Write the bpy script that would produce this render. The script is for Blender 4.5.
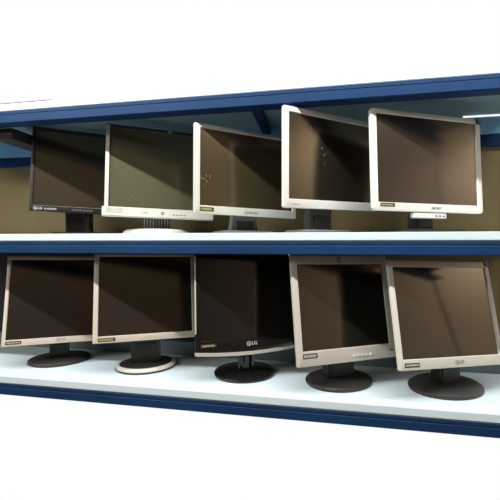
import bpy, bmesh, math, random
from mathutils import Matrix, Vector
for o in list(bpy.data.objects): bpy.data.objects.remove(o)
random.seed(3)
SC = bpy.context.scene
COL = SC.collection
R = math.radians
EYE = 1.40                                    # camera height above the floor

# ---------------------------------------------------------------- camera
cam_d = bpy.data.cameras.new('camera'); cam_d.sensor_width = 36; cam_d.lens = 360/500*36
cam = bpy.data.objects.new('camera', cam_d); COL.objects.link(cam)
cam.location = (0, 0, EYE)
cam.rotation_euler = (math.pi/2 - math.atan(7/360), 0, R(10.4))
cam_d.clip_start = 0.02
SC.camera = cam

# ---------------------------------------------------------------- world, lights, exposure
w = bpy.data.worlds.new('world'); SC.world = w; w.use_nodes = True
w.node_tree.nodes['Background'].inputs[0].default_value = (1, 1, 1, 1)
w.node_tree.nodes['Background'].inputs[1].default_value = 1.0
SC.view_settings.view_transform = 'Standard'
SC.view_settings.look = 'None'
SC.view_settings.gamma = 1
SC.view_settings.exposure = 0.0
SC.view_settings.use_curve_mapping = False

def area(name, loc, tgt, sx, sy, power, color=(1, 1, 1)):
    d = bpy.data.lights.new(name, 'AREA'); d.shape = 'RECTANGLE'; d.size = sx; d.size_y = sy
    d.energy = power; d.color = color
    o = bpy.data.objects.new(name, d); COL.objects.link(o); o.location = loc
    o.rotation_euler = (Vector(tgt) - Vector(loc)).to_track_quat('-Z', 'Y').to_euler()
    return o
area('ceiling_tube_near', (-0.25, 0.45, 2.44), (-0.25, 0.45, 0), 2.9, 0.05, 60, (1, .99, .97))
area('ceiling_tube_far', (-2.1, -1.2, 2.62), (-0.6, 1.0, 1.6), 1.4, 0.15, 30, (1, .96, .90))
area('added_wall_light', (3.0, 0.55, 2.62), (3.4, 0.35, 1.9), 0.12, 0.9, 30, (1, .93, .85))  # added lamp, unseen, brightens the right wall that the screens mirror

# ---------------------------------------------------------------- materials
def mat(name, col, rough=0.5, metal=0.0, noise=0.0, scale=8, emit=None, ior=None, stretch=(1, 1, 1), bump=0.0, col2=None, ns=4):
    m = bpy.data.materials.new(name); m.use_nodes = True
    nt = m.node_tree; b = nt.nodes['Principled BSDF']
    b.inputs['Base Color'].default_value = (*col, 1)
    b.inputs['Roughness'].default_value = rough
    b.inputs['Metallic'].default_value = metal
    if ior: b.inputs['IOR'].default_value = ior
    if noise or col2 or bump:
        tc = nt.nodes.new('ShaderNodeTexCoord'); mp = nt.nodes.new('ShaderNodeMapping')
        mp.inputs['Scale'].default_value = stretch
        n = nt.nodes.new('ShaderNodeTexNoise'); n.inputs['Scale'].default_value = scale; n.inputs['Detail'].default_value = ns
        nt.links.new(tc.outputs['Object'], mp.inputs[0]); nt.links.new(mp.outputs[0], n.inputs['Vector'])
        rp = nt.nodes.new('ShaderNodeValToRGB')
        c2 = col2 or tuple(max(0, c*(1-noise)) for c in col)
        c1 = col if col2 else tuple(min(1, c*(1+noise)) for c in col)
        rp.color_ramp.elements[0].position = .32; rp.color_ramp.elements[1].position = .68
        rp.color_ramp.elements[0].color = (*c2, 1); rp.color_ramp.elements[1].color = (*c1, 1)
        nt.links.new(n.outputs['Fac'], rp.inputs[0]); nt.links.new(rp.outputs[0], b.inputs['Base Color'])
        if bump:
            bp = nt.nodes.new('ShaderNodeBump'); bp.inputs['Strength'].default_value = bump; bp.inputs['Distance'].default_value = .002
            nt.links.new(n.outputs['Fac'], bp.inputs['Height']); nt.links.new(bp.outputs[0], b.inputs['Normal'])
    return m
M = {}
M['blue'] = mat('blue_enamel', (.009, .037, .108), .5, ior=1.22, noise=.16, scale=5)
M['board'] = mat('white_laminate', (.65, .78, .83), .5, noise=.04, scale=4)
M['brown'] = mat('brown_hardboard', (.27, .20, .082), .7, col2=(.22, .175, .08), scale=3, bump=.1)
def panel_mat(name, diff, ior, tint, rough):
    """matte LCD film: faint body colour under a reflective coating"""
    m = mat(name, diff, rough, ior=ior)
    b = m.node_tree.nodes['Principled BSDF']; b.inputs['Specular Tint'].default_value = (*tint, 1)
    return m
WARM = (1, .82, .58)
M['brown_dark'] = mat('brown_fibreboard', (.135, .10, .05), .8)
M['silver_dim'] = mat('satin_silver_plastic', (.53, .50, .44), .38, noise=.03)
M['screen_u1'] = panel_mat('lcd_umber', (.032, .025, .016), 2.15, WARM, .16)
M['screen_u2'] = panel_mat('lcd_olive', (.080, .076, .046), 2.1, WARM, .16)
M['screen_u3'] = panel_mat('lcd_brown', (.048, .037, .019), 2.1, WARM, .16)
M['screen_u4'] = panel_mat('lcd_brown_dark', (.018, .014, .009), 2.0, WARM, .16)
M['screen_u5'] = panel_mat('lcd_rosy', (.026, .020, .016), 2.2, (1, .84, .70), .16)
M['screen_l1'] = panel_mat('lcd_plum', (.014, .0115, .0115), 2.4, (1, .76, .58), .16)
M['screen_l2'] = panel_mat('lcd_coffee', (.017, .015, .0125), 2.5, (1, .80, .48), .16)
M['screen_l4'] = panel_mat('lcd_black', (.012, .011, .008), 2.1, WARM, .16)
M['screen_l5'] = panel_mat('lcd_taupe', (.011, .009, .008), 2.3, (1, .85, .66), .12)
M['screen_gloss'] = panel_mat('lcd_gloss', (.008, .007, .007), 1.9, (1, .85, .75), .10)
M['brace'] = mat('shaded_steel', (.022, .016, .022), .85)  # the crossbar's underside shading is put into this colour
M['galv'] = mat('galvanised_steel', (.30, .26, .20), .5)
M['silver'] = mat('silver_plastic', (.62, .60, .53), .38, noise=.03)
M['white'] = mat('pearl_white_plastic', (.78, .76, .70), .35, noise=.02)
M['champagne'] = mat('champagne_plastic', (.56, .50, .42), .38, noise=.03)
M['black'] = mat('black_plastic', (.010, .0095, .009), .42, noise=.1)
M['gloss'] = mat('gloss_black_plastic', (.010, .009, .009), .12)
M['dark'] = mat('charcoal_plastic', (.026, .024, .021), .5, noise=.1)
M['grey'] = mat('grey_plastic', (.14, .14, .13), .5)
M['lab_black'] = mat('label_black', (.02, .02, .012), .5)
M['lab_yellow'] = mat('label_yellow', (.34, .34, .14), .5)
M['ink'] = mat('ink_grey', (.10, .10, .10), .5)
M['ink_light'] = mat('ink_light', (.70, .70, .66), .5)
M['sticker_grey'] = mat('sticker_grey', (.45, .44, .40), .5, noise=.1, scale=60)
M['guard'] = mat('blue_film', (.03, .07, .22), .4)
M['wall_dark'] = mat('painted_wall_umber', (.21, .17, .16), .8, noise=.1, scale=1.5)
M['under'] = mat('teal_sheet_steel', (.20, .31, .35), .45, noise=.15, scale=3)
M['blue_light'] = mat('light_blue_enamel', (.20, .46, .74), .4, noise=.12, scale=4)
M['teal'] = mat('teal_grey_enamel', (.14, .205, .225), .5, noise=.15, scale=4)
M['wall'] = mat('painted_wall_tan', (.50, .44, .36), .8, noise=.08, scale=1.5)
M['ceil'] = mat('ceiling_paint', (.46, .43, .35), .9, noise=.05)
M['floor'] = mat('floor_tile', (.22, .16, .12), .5, noise=.2, scale=3)
M['scratch'] = mat('scuff_white', (.20, .20, .16), .6)

# ---------------------------------------------------------------- mesh helpers
def link(name, bm, m, parent=None, smooth=False):
    me = bpy.data.meshes.new(name); bmesh.ops.recalc_face_normals(bm, faces=bm.faces); bm.to_mesh(me); bm.free()
    o = bpy.data.objects.new(name, me); COL.objects.link(o)
    if m: me.materials.append(M[m] if isinstance(m, str) else m)
    if smooth:
        for p in me.polygons: p.use_smooth = True
        me.set_sharp_from_angle(angle=R(38))
    if parent: o.parent = parent
    return o
def box(bm, x0, x1, y0, y1, z0, z1, T=None, bev=0.0):
    mt = Matrix.Translation(((x0+x1)/2, (y0+y1)/2, (z0+z1)/2)) @ Matrix.Diagonal((x1-x0, y1-y0, z1-z0, 1))
    g = bmesh.ops.create_cube(bm, size=1, matrix=mt)
    if bev:
        es = {e for v in g['verts'] for e in v.link_edges}
        g2 = bmesh.ops.bevel(bm, geom=list(es), offset=bev, segments=2, affect='EDGES')
        vs = {v for f in g2['faces'] for v in f.verts}
        if T:
            allv = set(vs)
            bmesh.ops.transform(bm, matrix=T, verts=[v for v in bm.verts if v in allv])
    elif T: bmesh.ops.transform(bm, matrix=T, verts=g['verts'])
def mkbox(name, x0, x1, y0, y1, z0, z1, m, parent=None, bev=0.0):
    bm = bmesh.new(); box(bm, x0, x1, y0, y1, z0, z1, None, bev); return link(name, bm, m, parent)
def loft(bm, rings, cap0=True, cap1=True):
    vr = [[bm.verts.new(p) for p in r] for r in rings]
    n = len(vr[0])
    for a, b in zip(vr, vr[1:]):
        for i in range(n):
            j = (i+1) % n
            bm.faces.new((a[i], a[j], b[j], b[i]))
    if cap0: bm.faces.new(vr[0])
    if cap1: bm.faces.new(vr[-1])
    return vr
def rrect(x0, x1, z0, z1, r, y, k=5):
    r = max(r, .0004); pts = []
    for cx, cz, a0 in ((x1-r, z1-r, 0), (x0+r, z1-r, 90), (x0+r, z0+r, 180), (x1-r, z0+r, 270)):
        for i in range(k+1):
            a = R(a0 + 90*i/k); pts.append(Vector((cx+r*math.cos(a), y, cz+r*math.sin(a))))
    return pts
def ellipse(a, b, z, cx=0, cy=0, n=48):
    return [Vector((cx+a*math.cos(2*math.pi*i/n), cy+b*math.sin(2*math.pi*i/n), z)) for i in range(n)]
def xf(bm, T): bmesh.ops.transform(bm, matrix=T, verts=bm.verts)
def text_bm(s, size, depth=.0004):
    """upright lettering facing -y, centred at the origin"""
    cu = bpy.data.curves.new('lettering', 'FONT'); cu.body = s; cu.size = size; cu.extrude = depth
    cu.align_x = 'CENTER'; cu.align_y = 'CENTER'; cu.resolution_u = 3
    o = bpy.data.objects.new('lettering', cu); COL.objects.link(o)
    dg = bpy.context.evaluated_depsgraph_get(); dg.update()
    me = bpy.data.meshes.new_from_object(o.evaluated_get(dg))
    bm = bmesh.new(); bm.from_mesh(me)
    bpy.data.objects.remove(o); bpy.data.curves.remove(cu); bpy.data.meshes.remove(me)
    xf(bm, Matrix.Rotation(math.pi/2, 4, 'X')); return bm
def structure(o): o['kind'] = 'structure'; return o
def thing(name, label, cat, loc=(0, 0, 0), rotz=0, group=None):
    o = bpy.data.objects.new(name, None); COL.objects.link(o); o.empty_display_size = .05
    o.location = loc; o.rotation_euler = (0, 0, rotz)
    o['label'] = label; o['category'] = cat
    if group: o['group'] = group
    return o
def tag(o, label, cat, group=None):
    o['label'] = label; o['category'] = cat
    if group: o['group'] = group
    return o

# ---------------------------------------------------------------- room (open towards the bright space behind the rack)
structure(mkbox('floor', -3.2, 3.4, -3.2, 1.45, -.05, 0, 'floor'))
structure(mkbox('ceiling', -3.2, 3.4, -3.2, 1.2, 2.72, 2.78, 'ceil'))
structure(mkbox('wall_front', -3.2, 3.4, -3.3, -3.2, 0, 2.72, 'wall_dark'))
structure(mkbox('wall_left', -3.3, -3.2, -3.2, 1.6, 0, 2.72, 'wall_dark'))
structure(mkbox('wall_right', 3.4, 3.5, -3.2, 1.6, 0, 2.72, 'wall'))

# ---------------------------------------------------------------- the rack
XL, XR = -1.44, .615
YF, YB = 1.0, 1.315
LOW, MID, TOP = EYE-.434, EYE+.029, EYE+.445         # upper faces of the three boards
rack = thing('storage_rack', 'blue steel shelving rack carrying both rows of monitors', 'shelving rack', ((XL+XR)/2, YF+.15, 0))
def rk(name, *a, **k):
    o = mkbox(name, *a, **k); o.parent = rack; o.matrix_parent_inverse = Matrix.Translation(rack.location).inverted(); return o
def cbeam(name, y0, y1, z0, z1):
    """folded steel channel: front web, two lips and a shallow groove"""
    bm = bmesh.new()
    prof = [(y0, z0+.002), (y0+.002, z0), (y1, z0), (y1, z0+.003), (y0+.004, z0+.004), (y0+.004, z1-.004), (y1, z1-.003), (y1, z1), (y0+.002, z1), (y0, z1-.002),
            (y0, z1-.010), (y0+.0012, z1-.0115), (y0+.0012, z1-.013), (y0, z1-.0145)] if y0 < y1 else None
    ra = [Vector((XL, y, z)) for y, z in prof]; rb = [Vector((XR, y, z)) for y, z in prof]
    loft(bm, [ra, rb]); xf(bm, Matrix.Translation(rack.location).inverted())
    return link(name, bm, 'blue', rack)
for zt in (LOW, MID, TOP):
    cbeam('front_beam', YF, YF+.042, zt-.023-.038, zt-.023)
rk('rear_beam', XL, XR, YB, YB+.02, EYE+.36, EYE+.416, 'blue_light', bev=.001)
rk('rear_beam_lip', XL, .48, YB+.001, YB+.019, EYE+.4145, TOP-.002, 'blue_light')
rk('dark_gap_strip', XL, XR, YB+.004, YB+.02, EYE+.322, EYE+.358, 'blue')  # navy strip added in place of the dark gap below the beam
rk('rear_beam', XL, XR, YB, YB+.02, MID-.061, MID-.002, 'blue', bev=.001)
rk('rear_beam', XL, XR, YB, YB+.02, LOW-.05, LOW+.052, 'teal', bev=.001)
for x in (XL-.035, XR):
    for y in (YF, YB-.01):
        bm = bmesh.new()
        box(bm, x, x+.018, y, y+.003, 0, TOP+.25); box(bm, x, x+.002, y, y+.005, 0, TOP+.25); box(bm, x+.016, x+.018, y, y+.005, 0, TOP+.25)
        box(bm, x-.01, x+.045, y-.01, y+.045, 0, .004)
        xf(bm, Matrix.Translation(rack.location).inverted()); link('upright', bm, 'galv', rack)
for zt in (LOW, MID, TOP):
    rk('crossbar', -.192, -.166, YF+.042, YB, zt-.05, zt-.024, 'blue', bev=.001)
rk('crossbar', -1.065, -.995, YF+.042, YB, TOP-.098, TOP-.062, 'brace', bev=.001)
rk('crossbar', -1.035, -.995, YF+.042, YB, LOW-.06, LOW-.024, 'blue', bev=.001)
def board(zt, label, lower):
    o = rk('shelf_board', XL, XR, YF+.0005, YB-.001, zt-.0219, zt, 'board', bev=.0012); o['label'] = label
    u = rk('underside', XL, XR, YF+.0010, YB-.001, zt-.0229, zt-.0220, lower); u.parent = o
board(TOP, 'white shelf board', 'under')
board(MID, 'white shelf board', 'brown_dark')
board(LOW, 'white shelf board', 'brown')
# brown hardboard panels closing the back
M['panel_shaded'] = mat('shaded_hardboard', (.030, .022, .026), .7, noise=.2)  # brown hardboard with the shade at lower left put into its colour
def panel(x0, x1, z0, z1, label, m='brown'):
    bm = bmesh.new(); box(bm, x0, x1, YB+.021, YB+.027, z0, z1); tag(link('back_panel', bm, m), label, 'back panel')
panel(XL, -.30, MID+.001, EYE+.36, 'brown hardboard back panel behind the left half of the upper row')
panel(-.297, XR, MID+.001, EYE+.36, 'brown hardboard back panel behind the right half of the upper row')
panel(XL, -.10, LOW+.001, MID-.03, 'brown hardboard back panel, shade put into its colour, behind the left half of the lower row', 'panel_shaded')
panel(-.097, XR, LOW+.001, MID-.03, 'brown hardboard back panel behind the right half of the lower row')
# dark flat foot of something standing on the top shelf
bm = bmesh.new()
loft(bm, [rrect(-.12, .12, -.06, .06, .02, 0), rrect(-.12, .12, -.06, .06, .02, .006), rrect(-.112, .112, -.052, .052, .016, .0085)])
xf(bm, Matrix.Rotation(math.pi/2, 4, 'X')); 
o = link('monitor_foot', bm, 'dark'); o.location = (-.93, 1.07, TOP+.0005)
tag(o, 'flat dark stand foot lying on the top shelf at far left', 'monitor foot')

# ---------------------------------------------------------------- monitors
def monitor(name, label, group, pose, shelf, bez, body, front, screen, neck, base, rad=.004, shift=(0, 0), d=.06, extra=None, side=None, top=None, bow=0.0):
    """pose = centre of the front face (x,y,z rel. eye), yaw, tilt, roll, W, H;  bez = left, right, top, bottom"""
    X, Y, Z, yaw, tilt, roll, W, H = pose
    yaw, tilt, roll = R(yaw), R(tilt), R(roll)
    C = Vector((X, Y, Z+EYE))
    back = Vector((-math.sin(yaw), math.cos(yaw), 0)); rt = Vector((math.cos(yaw), math.sin(yaw), 0))
    B = Vector((X, Y, 0)) + back*d + rt*shift[0]; B.y += shift[1]; B.z = shelf + .0006
    t = thing(name, label, 'monitor', B, yaw, group)
    root = Matrix.Translation(B) @ Matrix.Rotation(yaw, 4, 'Z')
    Tw = Matrix.Translation(C) @ Matrix.Rotation(yaw, 4, 'Z') @ Matrix.Rotation(-tilt, 4, 'X') @ Matrix.Rotation(roll, 4, 'Y')
    T = root.inverted() @ Tw
    x0, x1, z0, z1 = -W/2, W/2, -H/2, H/2
    bl, br, bt, bb = bez
    ix0, ix1, iz0, iz1 = x0+bl, x1-br, z0+bb, z1-bt
    D = .011
    def bowed(ring, amt=1.0):
        if not bow: return ring
        out = []
        for p in ring:
            if p.z < (z0+.02): p = Vector((p.x, p.y, p.z - bow*amt*(1-(2*p.x/W)**2)))
            out.append(p)
        return out
    bm = bmesh.new(); K = 5
    def rr(a, b, c_, d_, r, y):
        pts = rrect(a, b, c_, d_, r, y, K)
        if bow:                                  # extra points along the lower edge for the curved chin
            i = 2*(K+1)+K                          # last point of the lower-left corner
            p, q = pts[i], pts[i+1]
            pts[i+1:i+1] = [p.lerp(q, j/12) for j in range(1, 12)]
        return pts
    rings = [rr(x0+.002, x1-.002, z0+.002, z1-.002, rad, D), bowed(rr(x0, x1, z0, z1, rad, D-.002)), bowed(rr(x0, x1, z0, z1, rad, .0025)),
             bowed(rr(x0+.0008, x1-.0008, z0+.0008, z1-.0008, rad*.9, .0007)), bowed(rr(x0+.0026, x1-.0026, z0+.0026, z1-.0026, rad*.8, 0)),
             rr(ix0, ix1, iz0, iz1, .0012, 0), rr(ix0+.0015, ix1-.0015, iz0+.0015, iz1-.0015, .0008, .0035)]
    loft(bm, rings, cap0=True, cap1=False); xf(bm, T); fr = link('bezel', bm, front, t, True)
    bm = bmesh.new(); box(bm, ix0, ix1, .0036, .006, iz0, iz1); xf(bm, T); link('screen', bm, screen, t)
    bm = bmesh.new(); s = .009
    loft(bm, [rrect(x0+s, x1-s, z0+s, z1-s, rad, D-.001), rrect(x0+s+.002, x1-s-.002, z0+s+.002, z1-s-.002, rad, D+.006),
              rrect(x0+W*.16, x1-W*.16, z0+H*.12, z1-H*.12, .012, D+.018), rrect(x0+W*.22, x1-W*.22, z0+H*.17, z1-H*.17, .014, D+.034),
              rrect(x0+W*.25, x1-W*.25, z0+H*.2, z1-H*.2, .012, D+.037)]); 
    for k in range(9):                               # vent slots on the back
        zc = z1-H*.27-k*.006; box(bm, -W*.16, W*.16, D+.0368, D+.0378, zc, zc+.002)
    xf(bm, T); link('housing', bm, body, t, True)
    if side:
        bm = bmesh.new(); box(bm, x0+.0008, ix0-.0005, -.0012, .0004, z0+bb*.9, z1-.004, None, .0005)
        xf(bm, T); link('side_trim', bm, side, t)
    # -------- neck and base in root coordinates
    hz = C.z - B.z - H/2*math.cos(tilt)             # height of the lower edge
    kind, nw = neck
    yb = -d                                         # panel plane line in root coords (towards -y)
    ph = Vector((-shift[0], -d+.03, hz+.085))       # where the neck meets the housing
    pi_ = T @ Vector((-shift[0], D+.022, -H/2+.10))
    if kind == 'cyl':
        bm = bmesh.new(); loft(bm, [ellipse(nw/2, nw*.28, .006), ellipse(nw/2, nw*.28, hz*.7), [p+Vector((0, (pi_.y)*.5, 0)) for p in ellipse(nw/2, nw*.25, hz+.03)], [p+Vector((0, pi_.y, 0)) for p in ellipse(nw/2*.9, nw*.16, pi_.z)]])
        nk = link('neck', bm, 'gloss', t, True)
    elif kind == 'ribbed':
        bm = bmesh.new(); box(bm, -nw/2, nw/2, -.008, .010, .006, pi_.z, None, .002)
        nk = link('neck', bm, 'grey', t)
        for k in range(10):
            x = -nw/2 + nw*(k+.5)/10; bm = bmesh.new(); box(bm, x-.0014, x+.0014, -.012, -.0075, .012, hz+.02); link('rib', bm, 'silver', nk)
    elif kind == 'twin':
        bm = bmesh.new(); loft(bm, [ellipse(nw*.5, nw*.30, .006), ellipse(nw*.40, nw*.26, .03), ellipse(nw*.42, nw*.26, hz), [p+Vector((0, pi_.y*.9, 0)) for p in ellipse(nw*.42, nw*.2, pi_.z)]])
        nk = link('neck', bm, 'gloss', t, True)
        for sx in (-1, 1):
            bm = bmesh.new(); box(bm, sx*nw*.30-.004, sx*nw*.30+.004, -nw*.34, -nw*.2, .008, hz+.012, None, .001); link('rib', bm, 'gloss', nk)
    else:                                           # flat box neck, slightly flared
        m_ = {'box': 'black', 'boxd': 'dark', 'boxg': 'grey'}[kind]
        def rq(wd, dp, z, oy=0, wl=0): return [Vector((-wd/2-wl, -dp/2+oy, z)), Vector((wd/2, -dp/2+oy, z)), Vector((wd/2, dp/2+oy, z)), Vector((-wd/2-wl, dp/2+oy, z))]
        bm = bmesh.new(); fl = .012 if kind == 'boxg' else .002
        loft(bm, [rq(nw+fl, .036, .006), rq(nw, .032, hz*.8), rq(nw, .030, hz+.03, pi_.y*.4), rq(nw*.95, .024, pi_.z, pi_.y)])
        bmesh.ops.bevel(bm, geom=list(bm.edges), offset=.002, segments=2, affect='EDGES')
        nk = link('neck', bm, m_, t, True)
        bm = bmesh.new(); box(bm, -nw*.36, nw*.36, -.0195, -.0170, .014, hz*.75, None, .0008); link('neck_cover', bm, 'dark' if m_ != 'dark' else 'black', nk)
    bk, a, b = base[:3]; by = base[3] if len(base) > 3 else 0.0
    if bk == 'disc':
        rs = [ellipse(a*.97, b*.97, 0, 0, by), ellipse(a, b, .003, 0, by), ellipse(a, b, .008, 0, by), ellipse(a*.97, b*.97, .0115, 0, by), ellipse(a*.85, b*.85, .014, 0, by), ellipse(nw*.62, .035, .018, 0, 0)]
        bm = bmesh.new(); loft(bm, rs); link('base', bm, base[4], t, True)
    elif bk == 'ringed':                            # dark disc with a broad silver rim
        bm = bmesh.new(); loft(bm, [ellipse(a*.97, b*.97, .0, 0, by), ellipse(a, b, .003, 0, by), ellipse(a, b, .006, 0, by), ellipse(a*.8, b*.8, .007, 0, by)]); bs = link('base', bm, 'black', t, True)
        bm = bmesh.new(); loft(bm, [ellipse(a*.99, b*.99, .006, 0, by), ellipse(a*.985, b*.985, .012, 0, by), ellipse(a*.95, b*.95, .0155, 0, by), ellipse(a*.87, b*.86, .0165, 0, by), ellipse(a*.86, b*.85, .007, 0, by)], False, False); link('rim', bm, 'silver', bs, True)
        bm = bmesh.new(); loft(bm, [ellipse(a*.865, b*.855, .0155, 0, by), ellipse(a*.7, b*.7, .0175, 0, by), ellipse(nw*.6, .03, .020, 0, 0)], True, True); link('top_plate', bm, 'dark', bs, True)
    elif bk == 'dome':
        rs = [ellipse(a*.98, b*.98, 0, 0, by), ellipse(a, b, .004, 0, by), ellipse(a*.99, b*.99, .010, 0, by), ellipse(a*.9, b*.9, .0165, 0, by), ellipse(a*.6, b*.6, .020, 0, by), ellipse(nw*.5, .02, .021, 0, 0)]
        bm = bmesh.new(); loft(bm, rs); link('base', bm, base[4], t, True)
    elif bk == 'slab':
        bm = bmesh.new(); loft(bm, [[Vector((p.x, p.z, z)) for p in rrect(-a+i, a-i, by-b+i, by+b-i, .02, 0)] for z, i in ((0, .001), (.002, 0), (.007, 0), (.0095, .003))]); link('base', bm, base[4], t, True)
    if extra: extra(t, T, dict(x0=x0, x1=x1, z0=z0, z1=z1, ix0=ix0, ix1=ix1, iz0=iz0, iz1=iz1, W=W, H=H, fr=fr, bm=bmesh))
    return t

def plate(t, T, name, x0, x1, z0, z1, m, y=0.0, th=.0006, parent=None):
    bm = bmesh.new(); box(bm, x0, x1, y-th, y+.0002, z0, z1); xf(bm, T); return link(name, bm, m, parent or t)
def lettering(t, T, s, x, z, size, m, y=0.0, name='lettering', depth=.0003, bold=1.0):
    bm = text_bm(s, size, depth); xf(bm, T @ Matrix.Translation((x, y-.0004, z)) @ Matrix.Diagonal((bold, 1, 1, 1))); return link(name, bm, m, t)
def energy_label(t, T, x, z, wd=.040, h=.0105, y=0.0, yellow=True):
    """small black label, row of pale unreadable print"""
    p = plate(t, T, 'label', x, x+wd, z, z+h, 'lab_black', y, .0006)
    p['label'] = 'black label with pale yellowish print'
    bm = bmesh.new(); rnd = random.Random(int(x*9999)+7); u = x+.003
    while u < x+wd-.006:
        ww = rnd.uniform(.0018, .0045); lo = rnd.uniform(.0022, .0034)
        box(bm, u, u+ww, y-.0009, y-.0005, z+lo, z+h-.0028); u += ww+.0012
    xf(bm, T); link('print', bm, 'lab_yellow' if yellow else 'sticker_grey', p)
def lg_logo(t, T, x, z, s, m='ink', y=0.0):
    """round face mark with the two letters beside it"""
    bm = bmesh.new(); r = s*.55
    def arc(r0, r1, a0, a1, n=28):
        vs = []
        for i in range(n+1):
            a = R(a0+(a1-a0)*i/n); vs.append((bm.verts.new((x+r0*math.cos(a), y-.0006, z+r0*math.sin(a))), bm.verts.new((x+r1*math.cos(a), y-.0006, z+r1*math.sin(a)))))
        for (p, q), (p2, q2) in zip(vs, vs[1:]): bm.faces.new((p, q, q2, p2))
    arc(r*.80, r, 0, 360); arc(r*.02, r*.24, 0, 360)
    box(bm, x-r*.10, x+r*.05, y-.0007, y-.0003, z-r*.55, z+r*.5); box(bm, x-r*.05, x+r*.45, y-.0007, y-.0003, z-r*.55, z-r*.40)
    xf(bm, T); link('logo', bm, m, t)
    lettering(t, T, 'LG', x+s*1.45, z, s*1.15, m, y, 'logo_lettering')
def scuffs(t, T, pts, y=.0036):
    bm = bmesh.new()
    for (x, z, dx, dz) in pts: box(bm, x, x+dx, y-.0004, y, z, z+dz)
    xf(bm, T); link('scuff', bm, 'scratch', t)
def corner_guard(t, T, g, s=.020):
    bm = bmesh.new(); box(bm, g['x1']-s, g['x1']+.002, -.003, .021, g['z1']-s, g['z1']+.002, None, .003)
    xf(bm, T); o = link('corner_guard', bm, 'guard', t); o['label'] = 'blue protective corner'
def btn_row(t, T, x, z, n, dx, wd, h, m, y=0.0):
    for k in range(n): 
        bm = bmesh.new(); box(bm, x+k*dx, x+k*dx+wd, y-.0011, y+.0002, z, z+h, None, .0003); xf(bm, T); link('button', bm, m, t)

UG = 'monitors standing on the upper shelf'; LG_ = 'monitors standing on the lower shelf'
# ---- upper row
def e(t, T, g):
    lg_logo(t, T, g['x0']+.020, g['z0']+.010, .010, 'ink_light')
    lettering(t, T, 'FLATRON', g['x0']+.066, g['z0']+.009, .0085, 'ink_light')
    for k, x in enumerate((.135, .146, .157, .170, .181, .192)): plate(t, T, 'button', g['x0']+x, g['x0']+x+.008, g['z0']+.008, g['z0']+.0115, 'grey', 0, .001)
    plate(t, T, 'chin_line', g['x0']+.01, g['x1']-.006, g['z0']+.019, g['z0']+.0202, 'grey', 0, .0008)
monitor('lcd_monitor', 'black-framed monitor on the upper shelf, leftmost, round black neck', UG,
        (-.847, 1.166, .257, 31.1, 7.6, 1.6, .290, .303), MID, (.010, .010, .017, .021), 'black', 'black', M['screen_u1'], ('cyl', .095), ('slab', .09, .07, .0, 'black'), .003, (.014, -.02), extra=e)
def e(t, T, g):
    bm = bmesh.new(); box(bm, g['x0']-.006, g['x1']+.004, -.006, .010, g['z0']-.001, g['z0']+.030, None, .002); xf(bm, T); c = link('chin', bm, 'silver', t); c['label'] = 'silver chin strip'
    plate(t, T, 'sticker', g['x0']+.006, g['x0']+.058, g['z0']+.010, g['z0']+.026, 'sticker_grey', -.006)
    lettering(t, T, 'L1940T', g['x0']+.125, g['z0']+.014, .007, 'grey', -.006)
    bm = bmesh.new(); bmesh.ops.create_cone(bm, cap_ends=True, segments=24, radius1=.0055, radius2=.0055, depth=.001); xf(bm, T @ Matrix.Translation((g['x0']+.182, -.0065, g['z0']+.014)) @ Matrix.Rotation(math.pi/2, 4, 'X')); link('logo', bm, 'ink', t)
    lettering(t, T, 'hp', g['x0']+.182, g['z0']+.0145, .008, 'ink_light', -.0068, 'logo_lettering')
    btn_row(t, T, g['x0']+.215, g['z0']+.009, 4, .012, .007, .003, 'grey', -.006)
    lettering(t, T, 'hp', .030, g['z1']-.006, .012, 'ink_light', 0, 'top_logo')
    scuffs(t, T, [(-.09, -.085, .002, .002), (-.097, -.10, .0015, .002), (-.083, -.098, .001, .004)])
monitor('lcd_monitor', 'wide monitor with silver chin, upper shelf, on white ribbed stand', UG,
        (-.519, 1.150, .237, 29.0, 8.2, 1.3, .351, .310), MID, (.013, .013, .010, .030), 'black', 'black', M['screen_u2'], ('ribbed', .098), ('dome', .115, .085, 0, 'white'), .003, (-.005, -.005), extra=e, side='silver')
def e(t, T, g):
    energy_label(t, T, g['x0']+.018, g['z0']+.008, .044, .012)
    lettering(t, T, 'SAMSUNG', .010, g['z0']+.010, .0105, 'ink', 0, 'logo_lettering')
    scuffs(t, T, [(g['ix0']+.002, -.030, .012, .0018), (g['ix0']+.013, -.032, .004, .0018), (g['ix0']+.02, -.022, .0022, .006), (g['ix0']+.022, -.04, .0015, .007), (g['ix0']+.032, -.026, .0015, .010), (g['ix0']+.012, -.05, .003, .0012)])
monitor('lcd_monitor', 'silver monitor with scuffed screen, third from left on upper shelf', UG,
        (-.210, 1.120, .219, 36, 1.6, 1.0, .355, .269), MID, (.018, .014, .011, .024), 'black', 'silver', M['screen_u3'], ('boxg', .085), ('slab', .09, .06, 0, 'grey'), .003, (.008, 0), extra=e)
def e(t, T, g):
    lettering(t, T, 'SyncMaster', g['x0']+.042, g['z0']+.011, .006, 'sticker_grey')
    scuffs(t, T, [(-.045, .035, .003, .004), (-.038, .015, .0015, .007), (-.037, -.01, .002, .003), (-.03, .02, .0012, .004), (-.031, -.004, .0012, .003)])
monitor('lcd_monitor', 'pale silver monitor, fourth from left on upper shelf, square dark neck', UG,
        (.052, 1.100, .239, 39.4, -1.1, -.8, .362, .278), MID, (.018, .016, .014, .024), 'black', 'white', M['screen_u4'], ('boxd', .083), ('slab', .09, .06, 0, 'grey'), .006, (-.012, .0), extra=e)
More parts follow.
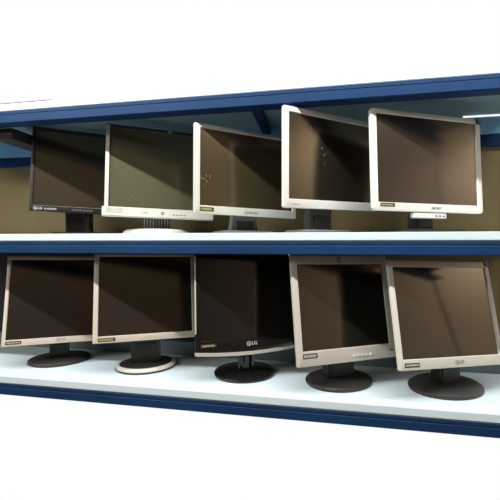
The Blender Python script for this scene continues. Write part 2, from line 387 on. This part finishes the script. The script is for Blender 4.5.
def e(t, T, g):
    energy_label(t, T, g['x0']+.024, g['z0']+.011, .045, .010)
    lettering(t, T, 'acer', .020, g['z0']+.012, .013, 'ink', 0, 'logo_lettering', bold=1.5)
    corner_guard(t, T, g, .016)
    bm = bmesh.new(); box(bm, -.055, .058, .004, .018, g['z0']-.017, g['z0']-.001, None, .002); xf(bm, T); c = link('control_strip', bm, 'white', t)
    btn_row(t, T, .018, g['z0']-.012, 3, .013, .008, .004, 'grey', .004)
monitor('lcd_monitor', 'white round-cornered monitor at right end of upper shelf, blue corner guard', UG,
        (.314, 1.099, .228, 25.1, 3.7, .4, .370, .282), MID, (.018, .016, .012, .022), 'dark', 'white', M['screen_u5'], ('boxd', .064), ('slab', .115, .075, .0, 'black'), .011, (.022, .0), extra=e)
# ---- lower row
def e(t, T, g):
    energy_label(t, T, g['x0']+.012, g['z0']+.006, .046, .011)
    lg_logo(t, T, .012, g['z0']+.012, .010, 'ink')
monitor('lcd_monitor', 'champagne-framed monitor at left end of lower shelf, dark oval stand', LG_,
        (-.912, 1.138, -.199, 30.8, 15.0, .9, .318, .311), LOW, (.010, .010, .011, .020), 'black', 'champagne', M['screen_l1'], ('boxd', .062), ('disc', .104, .084, .0, 'dark'), .002, (.011, -.018), extra=e)
def e(t, T, g):
    energy_label(t, T, g['x0']+.016, g['z0']+.005, .052, .011)
    lettering(t, T, 'SAMSUNG', .012, g['z0']+.010, .009, 'sticker_grey', 0, 'logo_lettering')
    btn_row(t, T, .075, g['z0']+.008, 4, .014, .007, .0025, 'sticker_grey')
monitor('lcd_monitor', 'champagne monitor on lower shelf with silver-rimmed round base', LG_,
        (-.558, 1.120, -.178, 28.8, 12.1, .6, .328, .288), LOW, (.014, .012, .007, .020), 'black', 'champagne', M['screen_l2'], ('box', .098), ('ringed', .103, .085, 0), .002, (.0, .0), extra=e)
def e(t, T, g):
    W = g['W']
    bm = bmesh.new(); n = 24; rs = []
    for i in range(n+1):
        x = -W/2+.0+W*i/n; zb = g['z0'] - .009*(1-(2*x/W)**2)
        rs.append([Vector((x, -.003, zb-.004)), Vector((x, -.004, zb+.006)), Vector((x, .012, zb+.006)), Vector((x, .012, zb-.004))])
    loft(bm, rs); xf(bm, T); c = link('lower_trim', bm, 'silver_dim', t, True); c['label'] = 'curved silver strip'
    plate(t, T, 'side_trim', g['x0']-.001, g['x0']+.0035, g['z0']+.06, g['z1']-.004, 'silver_dim', .0, .0012)
    energy_label(t, T, g['x0']+.016, g['z0']+.018, .050, .011, yellow=True)
    lg_logo(t, T, .006, g['z0']+.021, .013, 'ink_light')
monitor('lcd_monitor', 'glossy black monitor with curved silver lower edge, middle of lower shelf', LG_,
        (-.217, 1.118, -.188, 29.4, 5.6, .7, .328, .300), LOW, (.012, .012, .012, .036), 'black', 'gloss', M['screen_gloss'], ('twin', .062), ('disc', .103, .090, .004, 'gloss'), .003, (.019, -.014), extra=e, bow=.009)
def e(t, T, g):
    energy_label(t, T, g['x0']+.018, g['z0']+.022, .046, .013, yellow=False)
    bm = bmesh.new(); bmesh.ops.create_cone(bm, cap_ends=True, segments=28, radius1=.0085, radius2=.0085, depth=.001); xf(bm, T @ Matrix.Translation((-.008, -.0006, g['z1']-.0125)) @ Matrix.Rotation(math.pi/2, 4, 'X')); link('logo', bm, 'ink', t)
    lettering(t, T, 'hp', -.008, g['z1']-.012, .012, 'ink_light', -.001, 'logo_lettering')
    plate(t, T, 'button_bar', .005, .082, g['z0']+.011, g['z0']+.024, 'sticker_grey', 0, .0012)
    btn_row(t, T, .009, g['z0']+.0135, 4, .0145, .011, .008, 'silver', -.0012)
    bm = bmesh.new(); box(bm, .069, .079, -.003, 0, g['z0']+.0135, g['z0']+.0215, None, .001); xf(bm, T); link('power_button', bm, 'white', t)
    plate(t, T, 'badge', .148, .160, g['z0']+.020, g['z0']+.024, 'ink')
monitor('lcd_monitor', 'silver monitor with deep chin and button bar, fourth on lower shelf', LG_,
        (.086, 1.105, -.193, 31.1, 10.8, 1.0, .342, .314), LOW, (.019, .019, .024, .040), 'dark', 'silver_dim', M['screen_l4'], ('box', .095), ('disc', .108, .088, -.002, 'dark'), .004, (.018, -.01), extra=e)
def e(t, T, g):
    energy_label(t, T, g['x0']+.017, g['z0']+.008, .046, .011, yellow=False)
    lg_logo(t, T, .010, g['z0']+.014, .011, 'ink')
    corner_guard(t, T, g, .016)
monitor('lcd_monitor', 'silver monitor at right end of lower shelf, dark stand, blue corner guard', LG_,
        (.366, 1.102, -.198, 25.4, 13.5, 1.8, .351, .298), LOW, (.014, .014, .017, .027), 'dark', 'silver', M['screen_l5'], ('box', .076), ('dome', .112, .088, 0, 'dark'), .004, (.046, -.018), extra=e)
